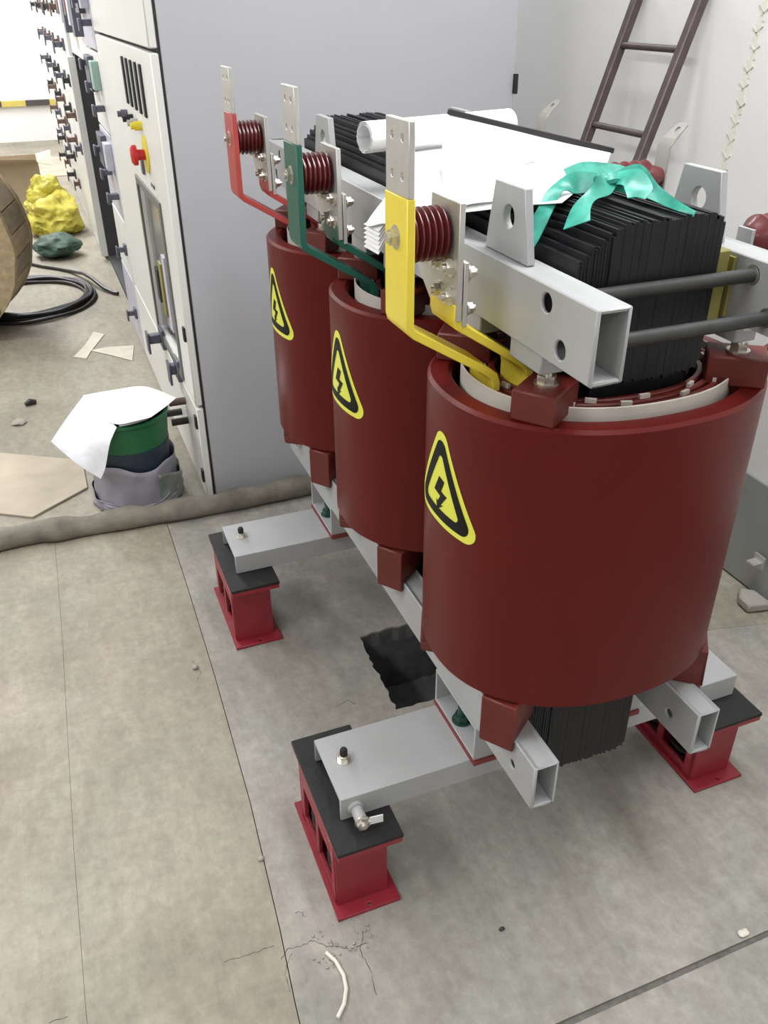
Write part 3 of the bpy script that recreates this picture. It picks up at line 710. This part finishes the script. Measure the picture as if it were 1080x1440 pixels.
for i in range(5): MB().box(CX0-.006, CX0-.0003, 1.77+i*.105, 1.80+i*.105, 1.195, 1.335).build('louvre', M_DARK, lo_d, bevel=.001)
for y, m in ((2.30, M_HND), (2.15, M_DARK), (2.03, M_TIN), (1.95, M_YPLATE)):
    MB().cyl((CX0-.0003, y, 1.155), (CX0-.022, y, 1.155), .014, 14).cyl((CX0-.022, y, 1.155), (CX0-.034, y, 1.155), .010, 14).build('selector_knob', m, lo_d)
MB().cyl((CX0-.0003, 1.92, 1.075), (CX0-.006, 1.92, 1.075), .055, 24).build('stop_plate', M_YPLATE, lo_d)
MB().lathe((CX0-.0065, 1.92, 1.075), (-1, 0, 0), [(0, .016), (.022, .016), (.024, .030), (.036, .030), (.042, .022)], 20).build('stop_button', M_ESTOP, lo_d)
MB().box(CX0-.008, CX0-.0003, 2.02, 2.06, 1.00, 1.05).build('nameplate', M_HND, lo_d); MB().box(CX0-.003, CX0-.0003, 1.83, 1.90, .985, .995).build('nameplate', M_HND, lo_d)
for y, z in ((1.80, 1.60), (1.86, 1.54)): MB().box(CX0-.012, CX0-.0003, y-.012, y+.012, z-.03, z+.03).build('hinge', M_TIN, up_d, bevel=.001)
for y, z, q_ in ((2.20, .385, .055), (1.86, .385, .030)): hdl(c1, y, z, M_HND, .09, .075, q_)
for z in (.30, .10, .60): MB().box(CX0-.0075, CX0-.0003, 1.567, 1.590, z-.022, z+.022).build('door_clip', M_DARK, c1)
for y, z in ((1.80, .21), (1.80, .285), (1.95, .18)): MB().cyl((CX0-.0003, y, z), (CX0-.058, y, z), .013, 14).build('latch_bolt', M_BROWN if z > .25 else M_SLEEVE, c1)
MB().box(CX1-.005, CX1+.006, 1.548, 1.5615, 1.235, 1.290).build('side_hinge', M_DARK, c1)
# second cabinet: withdrawable drawers with slate handles
c2 = cabinet('pale switchgear cabinet with many slate drawer handles, second in the row', 3.085, 3.62)
for i, (z0, z1) in enumerate(((.02, .34), (.35, .62), (.63, .98), (.99, 1.30), (1.31, 1.60), (1.61, 2.13))):
    d_ = MB().box(CX0, CX0+.0235, 3.09, 3.615, z0, z1).build('drawer_front', M_CABF if i % 2 else M_HND2, c2, bevel=.003)
    if i in (2, 3, 4, 5):
        for j, y in enumerate((3.16, 3.32, 3.48)):
            zc = z0+.10+.08*j
            q = MB(); q.box(CX0-.045, CX0, y-.02, y+.02, zc-.012, zc+.012); q.box(CX0-.052, CX0-.04, y-.028, y+.028, zc-.03, zc+.016)
            q.build('drawer_handle', M_HND, d_, bevel=.002)
        MB().box(CX0-.030, CX0-.0003, 3.14, 3.24, z1-.14, z1-.03).build('breaker', M_HND2 if i != 3 else mat('breaker_teal', (.30, .45, .40), .4), d_, bevel=.002)
        MB().box(CX0-.026, CX0-.0003, 3.34, 3.54, z1-.16, z1-.02).build('breaker', M_HND, d_, bevel=.002)
    else: hdl(c2, 3.2, (z0+z1)/2, M_HND, .05, .05, .04)
# third cabinet stands open: dark inside, pale door swung out
c3 = thing('switchgear_cabinet', 'open dark-interior switchgear cabinet with pale door swung out, third in the row', 'cabinet', (.15, 4.3, 0), 'row of switchgear cabinets')
ob = MB(); y0, y1 = 3.63, 4.98
ob.box(CX0+.03, XB, y0, y0+.02, 0, 2.15).box(CX0+.03, XB, y1-.02, y1, 0, 2.15).box(XB-.02, XB, y0+.02, y1-.02, 0, 2.15).box(CX0+.03, XB-.02, y0+.02, y1-.02, 2.13, 2.15).box(CX0+.03, XB-.02, y0+.02, y1-.02, 0, .03)
ob.build('body', mat('cabinet_inner', (.05, .05, .055), .7), c3)
MB().box(CX0-.018, CX0+.028, 4.955, 4.985, .03, 1.20).build('open_door', M_CABF, c3, bevel=.003)
MB().box(CX0+.02, CX0+.032, y0, y1, 1.22, 2.13).build('upper_door', M_CABF, c3, bevel=.002)
for i in range(6): MB().box(CX0-.03, CX0+.02, 3.75+.2*i, 3.87+.2*i, 1.34+.04*(i % 3), 1.50+.03*(i % 2)).build('breaker', [M_HND, M_HND2, M_BROWN][i % 3], c3, bevel=.002)
for ci, (y0, y1) in enumerate(((5.0, 6.1), (6.11, 7.2), (7.21, 8.3))):
    c = cabinet(['brown-fitted switchgear cabinet beyond the open cabinet', 'switchgear cabinet behind the yellow sack, second from the far end', 'farthest switchgear cabinet of the row'][ci], y0, y1, 2.15)
    dr = MB().box(CX0, CX0+.0235, y0+.005, y1-.005, .02, 2.13).build('door', M_CABF, c, bevel=.002)
    for i in range(9):
        for j in range(2):
            if ci == 0 and i < 2: continue
            hdl(dr, y0+.3+j*.45, .25+i*.2, [M_BROWN, M_SLEEVE, M_HND][(i+j) % 3], .09, .07, .04+.02*((i*7+j) % 2))

# ================================================================== LADDER
ld = thing('ladder', 'dark brown steel ladder leaning against the right wall', 'ladder', (.48, 1.22, 0))
def lx(z): return .480+.330*z
for y in (1.08, 1.36):
    a, b = Vector((lx(.012), y, .012)), Vector((lx(1.52), y, 1.52)); d = (b-a).normalized()
    MB().obox((a+b)/2, d, (0, 1, 0), (b-a).length/2, .0135, .0135).build('rail', M_LAD, ld, bevel=.003)
for i in range(7):
    z = .122+i*.208; MB().cyl((lx(z), 1.0925, z), (lx(z), 1.3475, z), .0095, 14).build('rung', M_LAD, ld)

# ================================================================== FLOOR CLUTTER
random.seed(21)
pts = []; rad = []
for i in range(61):
    x = -1.7+i*.04; y = 1.50+.012*math.sin(x*5)+(.012 if x < -.9 else 0)-.01*max(0, x+.2); r_ = .036+.0035*math.sin(i*1.3)+random.uniform(-.002, .002)
    pts.append((x, y, r_*.93)); rad.append(r_)
tag(MB().tube(pts, .036, 14, rad=rad).build('floor_hose', M_HOSE), 'dusty thick hose lying across the floor in front of the cabinet', 'hose')

bk = thing('bucket', 'green bucket wrapped in grey plastic beside the cabinet', 'bucket', (-.612, 1.700, 0))
bc = (-.612, 1.700, 0)
MB().lathe(bc, (0, 0, 1), [(.004, .112), (.03, .115), (.315, .138), (.318, .143), (.328, .143), (.330, .136), (.30, .134), (.02, .108)], 40).build('pail', M_BUCKET, bk)
MB().lathe((bc[0], bc[1], .150), (0, 0, 1), [(0, .1255), (.0, .1265), (.075, .1325), (.075, .1315), (.0, .1245)], 40).build('shadow_band', M_BKBAND, bk)  # ring coloured dark for the shadow on the bucket's side
def wrap(name, m_, r0_, z0_, z1_, fold, seed, a0=0, a1=2*PI, flare=.02):
    random.seed(seed); n_, r_ = 72, 9; ph = [random.uniform(0, 6.3) for _ in range(6)]; V = []
    for j in range(r_):
        t = j/(r_-1); z = z0_+(z1_-z0_)*t
        for i in range(n_):
            a = a0+(a1-a0)*i/(n_-1 if a1-a0 < 6.2 else n_)
            w = fold*(math.sin(5*a+ph[0]+3*t)+.6*math.sin(11*a+ph[1]-5*t)+.5*math.sin(7*t*3+ph[2]+2*a))
            rr_ = r0_+.016*t+flare*(1-t)**2+w
            zz = z+(.012*math.sin(2*a+ph[3])+.006*math.sin(5*a+ph[4]))*(t if t > .8 else 0)+(.0 if j else 0)
            V.append((bc[0]+rr_*math.cos(a), bc[1]+rr_*math.sin(a), max(.002, zz)))
    F = [(j*n_+i, j*n_+(i+1) % n_, (j+1)*n_+(i+1) % n_, (j+1)*n_+i) for j in range(r_-1) for i in range(n_)]
    m = MB(); m.add(V, F, 0, True)
    o = m.build(name, m_, bk); md = o.modifiers.new('thickness', 'SOLIDIFY'); md.thickness = .0015; return o
wrap('plastic_wrap', M_FILM, .126, .003, .172, .0030, 2)
wrap('wrap_skirt', M_FILM, .136, .002, .050, .0040, 6, flare=.012)
wrap('wrap_skirt', M_FILM2, .140, .002, .120, .0050, 8, a0=-1.1, a1=1.5, flare=.012)
net = [[(-.727, 1.847, .341), (-.627, 1.85, .343), (-.521, 1.832, .346), (-.437, 1.703, .342)], [(-.700, 1.72, .341), (-.625, 1.71, .342), (-.56, 1.69, .344), (-.485, 1.640, .342)],
       [(-.668, 1.59, .341), (-.638, 1.560, .343), (-.592, 1.545, .352), (-.540, 1.565, .348)]]
bp = thing('drawing_booklet', 'folded white drawing pages lying on the green bucket', 'paper', (-.612, 1.700, .331))
sheet(net, .0015, 8).build('top_page', M_PAPER, bp)
net = [[(-.727, 1.846, .3385), (-.680, 1.66, .3385), (-.650, 1.552, .3385)], [(-.785, 1.70, .338), (-.735, 1.575, .322), (-.680, 1.522, .300)], [(-.832, 1.62, .318), (-.768, 1.540, .265), (-.708, 1.515, .222)], [(-.850, 1.575, .315), (-.790, 1.525, .250), (-.728, 1.508, .190)]]
sheet(net, .0015, 8).build('hanging_page', mat('paper_printed', (.76, .77, .81), .75, var=.10, scale=22), bp)
MB().tube([(-.640, 1.566, .3345), (-.61, 1.556, .340), (-.585, 1.556, .343), (-.548, 1.578, .340)], .0035, 8).build('curled_edge_shade', M_HND2, bp)  # grey colour paints the shade along the page's curl
# cardboard and paper scraps on the floor
tag(MB().plate([(-1.35, 1.81), (-1.065, 1.741), (-.965, 1.676), (-.776, 1.817), (-.775, 2.04), (-1.06, 2.22), (-1.35, 2.30)], .002, .008).build('cardboard_sheet', M_CARD2), 'flat dusty cardboard sheet on the floor left of the bucket', 'cardboard')
def scrap(name, poly, m_, label, cat, z=.0015, group=None, th=.002):
    o = MB().plate(poly, z, z+th).build(name, m_); return tag(o, label, cat, group)
scrap('paper_scrap', [(-.725, 3.19), (-.668, 3.14), (-.645, 3.22), (-.55, 3.47), (-.60, 3.53), (-.655, 3.35)], M_SCRAP, 'torn cream paper strip on the floor, left of its pair', 'paper scrap')
scrap('paper_scrap', [(-.64, 3.25), (-.56, 3.27), (-.43, 3.24), (-.465, 3.03), (-.54, 3.13)], M_SCRAP, 'torn cream paper scrap on the floor close to the cabinet', 'paper scrap')
scrap('cardboard_sheet', [(-.64, 6.5), (-.475, 6.4), (-.475, 7.7), (-.62, 7.9)], M_CARD, 'brown cardboard panel on the floor behind the yellow sack', 'cardboard', th=.006)
scrap('cardboard_sheet', [(-.95, 8.35), (-.28, 8.35), (-.22, 9.5), (-.9, 9.9)], M_CARD2, 'pale cardboard panel on the floor near the far wall', 'cardboard', th=.006)
# cable coil
cc = thing('cable_coil', 'coil of black cable lying on the floor beside the wooden drum', 'cable coil', (-.89, 4.24, 0))
random.seed(4)
for i in range(9):
    r_ = .350-.012*(i % 4)+random.uniform(-.006, .006); zz = .012+.017*(i//4); cx_, cy_ = -.89+random.uniform(-.008, .008), 4.24+random.uniform(-.008, .008)
    if i == 8: r_ = .372; zz = .012; cx_, cy_ = -.90, 4.215
    MB().tube([(cx_+r_*math.cos(2*PI*t/56), cy_+r_*1.12*math.sin(2*PI*t/56), zz+.003*math.sin(t*.7+i)) for t in range(56)], .0095, 8, closed=True).build('cable_turn', M_CABLE, cc)
tag(MB().tube([(-.92, 5.12, .012), (-.788, 4.935, .012), (-.70, 4.84, .012), (-.626, 4.741, .014), (-.56, 4.55, .04), (-.526, 4.396, .05), (-.47, 4.25, .02), (-.426, 4.167, .012), (-.405, 4.14, .012)], .011, 8).build('loose_cable', M_CABLE), 'single black cable end running from the coil to the cabinets', 'cable')
# wooden cable drum
dr = thing('cable_drum', 'wooden cable drum with plank cladding at the left edge', 'cable drum', (-1.34, 3.6, 0))
RD = .46; a_ax = Vector((.23, 1, 0)).normalized(); b_ax = Vector((a_ax.y, -a_ax.x, 0))
c0 = Vector((-1.34, 3.6, RD+.001))
def dpt(t, u, z): return c0+a_ax*t+b_ax*u+Vector((0, 0, z))
for (t0, nm) in ((0., 'near'), (.385, 'far')):
    nb = 7; w = 2*RD/nb
    for i in range(nb):
        u0_, u1_ = -RD+i*w+.002, -RD+(i+1)*w-.002
        zs = lambda u: math.sqrt(max(0.0004, (RD-.001)**2-u*u))
        us = [u0_+(u1_-u0_)*k/4 for k in range(5)]
        out = [(u, -zs(u)) for u in us]+[(u, zs(u)) for u in reversed(us)]
        V = [dpt(t0, u, z) for u, z in out]+[dpt(t0+.045, u, z) for u, z in out]; n = len(out)
        MB().add(V, [list(range(n)), list(range(2*n-1, n-1, -1))]+[(i2, (i2+1) % n, n+(i2+1) % n, n+i2) for i2 in range(n)]).build('flange_board', M_WOOD, dr, bevel=.002)
NL = 26
for i in range(NL):
    a = 2*PI*i/NL; hw = PI/NL*.955; ro, ri = RD*.985, RD*.93
    c_, s_ = math.cos, math.sin
    prof = [(ro*c_(a-hw), ro*s_(a-hw)), (ro*c_(a), ro*s_(a)), (ro*c_(a+hw), ro*s_(a+hw)), (ri*c_(a+hw), ri*s_(a+hw)), (ri*c_(a-hw), ri*s_(a-hw))]
    V = [dpt(.046, u, z) for u, z in prof]+[dpt(.384, u, z) for u, z in prof]; n = 5
    MB().add(V, [list(range(n)), list(range(2*n-1, n-1, -1))]+[(k, (k+1) % n, n+(k+1) % n, n+k) for k in range(n)]).build('cladding_plank', M_WOOD2 if i % 3 else M_WOOD, dr, bevel=.002)
# sack and bundle
def blob(c, r, seed, amp=.16, n=36, m=20, fine=.0, lobes=5):
    random.seed(seed); ph = [(random.uniform(0, 6.3), random.uniform(0, 6.3), random.randint(1, lobes), random.randint(1, lobes)) for _ in range(9)]
    L = []
    for j in range(1, m):
        v = -PI/2+PI*j/m; row = []
        for i in range(n):
            u = 2*PI*i/n
            w = 1+sum(amp/(1+.5*k)*math.sin(p[2]*u+p[0])*math.cos(p[3]*v+p[1]) for k, p in enumerate(ph))*.5*math.cos(v)**.5
            if fine:
                p_ = Vector((math.cos(v)*math.cos(u), math.cos(v)*math.sin(u), math.sin(v)))*1.7+Vector((seed, 0, 0))
                w += fine*(2.2*noise.noise(p_)+1.3*(.3-abs(noise.noise(p_*2.1)))+.35*(.3-abs(noise.noise(p_*4.6))))
            z = c[2]+r[2]*math.sin(v)*w
            row.append((c[0]+r[0]*math.cos(v)*math.cos(u)*w, c[1]+r[1]*math.cos(v)*math.sin(u)*w, max(min(.004, r[2]*.12), z)))
        L.append(row)
    q = MB().loops(L, False); V = L[0]; q.add(L[0], [list(range(n-1, -1, -1))]); q.add(L[-1], [list(range(n))]); return q
sk = thing('woven_sack', 'crumpled yellow woven sack on the floor behind the dark green bundle', 'sack', (-.64, 5.95, 0))
blob((-.655, 5.95, .125), (.205, .27, .145), 3, .06, 90, 50, fine=.15, lobes=2).build('sack_body', M_SACK, sk)
blob((-.665, 6.03, .245), (.135, .12, .125), 12, .06, 72, 40, fine=.20, lobes=2).build('sack_mouth', M_SACK, sk)
tag(blob((-.675, 5.22, .070), (.145, .16, .072), 8, .08, 64, 36, fine=.10, lobes=2).build('green_bundle', M_NET), 'dark green wrapped bundle in front of the yellow sack', 'bundle')
# open cardboard box
bx = thing('cardboard_box', 'open brown cardboard box behind the yellow sack', 'box', (-.92, 7.05, 0))
t = .006; x0, x1, y0, y1, h = -1.15, -.67, 6.80, 7.30, .36
for nm, b_ in (('side_panel', (x0, x1, y0, y0+t, 0, h)), ('side_panel', (x0, x1, y1-t, y1, 0, h)), ('side_panel', (x0, x0+t, y0+t, y1-t, 0, h)), ('side_panel', (x1-t, x1, y0+t, y1-t, 0, h)), ('bottom_panel', (x0+t, x1-t, y0+t, y1-t, .001, t))):
    MB().box(*b_).build(nm, M_CARD, bx)
MB().add([(x0, y0, h), (x1, y0, h), (x1-.02, y0-.16, h+.05), (x0+.02, y0-.16, h+.07), (x0, y0, h+.004), (x1, y0, h+.004), (x1-.02, y0-.16, h+.054), (x0+.02, y0-.16, h+.074)], [(0, 1, 2, 3), (7, 6, 5, 4), (0, 4, 5, 1), (1, 5, 6, 2), (2, 6, 7, 3), (3, 7, 4, 0)]).build('flap', M_CARD, bx)
MB().add([(x1, y0, h), (x1, y1, h), (x1+.12, y1-.04, h+.03), (x1+.10, y0+.04, h-.03), (x1, y0, h+.004), (x1, y1, h+.004), (x1+.12, y1-.04, h+.034), (x1+.10, y0+.04, h-.026)], [(0, 1, 2, 3), (7, 6, 5, 4), (0, 4, 5, 1), (1, 5, 6, 2), (2, 6, 7, 3), (3, 7, 4, 0)]).build('flap', M_CARD2, bx)
# striped barrier strip along the far wall
rs = thing('hazard_rail', 'black and yellow hazard rail fixed along the far wall', 'rail', (-2.0, 10.99, .42))
for i in range(20):
    MB().box(-4.95+i*.27+.0, -4.95+(i+1)*.27-.002, 10.955, 10.999, .392, .452).build('stripe', M_TAPEY if i % 2 else M_TAPEK, rs)
# little things on the floor
tag(MB().tube([(-.522, -.138, .004), (-.511, -.160, .004), (-.506, -.19, .004), (-.510, -.215, .004), (-.522, -.238, .004), (-.540, -.256, .004)], .0036, 8).build('wire_offcut', M_WIRE), 'short curved white wire offcut on the floor in front', 'wire')
tag(MB().tube([(-.96, 2.66, .010), (-.94, 2.67, .016), (-.915, 2.675, .010)], .013, 7, rad=[.008, .014, .009]).build('debris_lump', M_CABLE), 'small dark lump of debris on the floor above the cardboard sheet', 'debris')
tag(blob((-.99, 2.49, .007), (.028, .03, .008), 5, .3, 14, 8).build('debris_lump', M_STONE), 'small grey crumb heap on the floor above the cardboard sheet', 'debris')
tag(blob((.212, -.388, .0035), (.012, .008, .004), 6, .3, 12, 8).build('debris_chip', M_WIRE), 'tiny white chip lying on the front floor seam', 'debris')
tag(blob((-.202, -.215, .003), (.006, .004, .0035), 7, .3, 10, 6).build('debris_chip', M_CABLE), 'tiny black chip on the grey floor in front of the transformer', 'debris')
tag(blob((-.598, .725, .005), (.008, .008, .006), 9, .3, 10, 6).build('pebble', M_STONE), 'small pebble on the long floor seam beside the rear foot', 'pebble')
tag(blob((-.583, .10, .004), (.007, .006, .005), 10, .3, 10, 6).build('pebble', M_STONE), 'small pebble on the long floor seam beside the front foot', 'pebble')
def crumbs(c, rx, ry, nn, seed):
    random.seed(seed); q = MB()
    for i in range(nn):
        a = random.uniform(0, 6.28); d_ = math.sqrt(random.random()); s_ = random.uniform(.0012, .0038)
        b_ = blob((c[0]+rx*d_*math.cos(a), c[1]+ry*d_*math.sin(a), s_*.6), (s_, s_*random.uniform(.6, 1.4), s_*.7), random.randint(0, 999), .3, 7, 5); q.add(b_.v, [list(f) for f in b_.f], 0)
    return q
cr_ = tag(stuff(crumbs((-.50, -.125, 0), .075, .045, 60, 2).build('concrete_crumbs', M_STONE)), 'scatter of concrete crumbs on the floor before the front foot', 'crumbs')
tag(MB().plate([(.895, .375), (.965, .36), (.963, .43), (.93, .455), (.90, .42)], .0, .028).build('concrete_chunk', M_STONE, bevel=.005), 'flat broken concrete chunk at the foot of the right wall', 'rubble')
tag(MB().box(.93, .9645, .425, .455, .118, .123).box(.9605, .9645, .42, .46, .100, .140).build('wall_bracket', M_TIN), 'small metal bracket on the grey strip of the right wall', 'bracket')
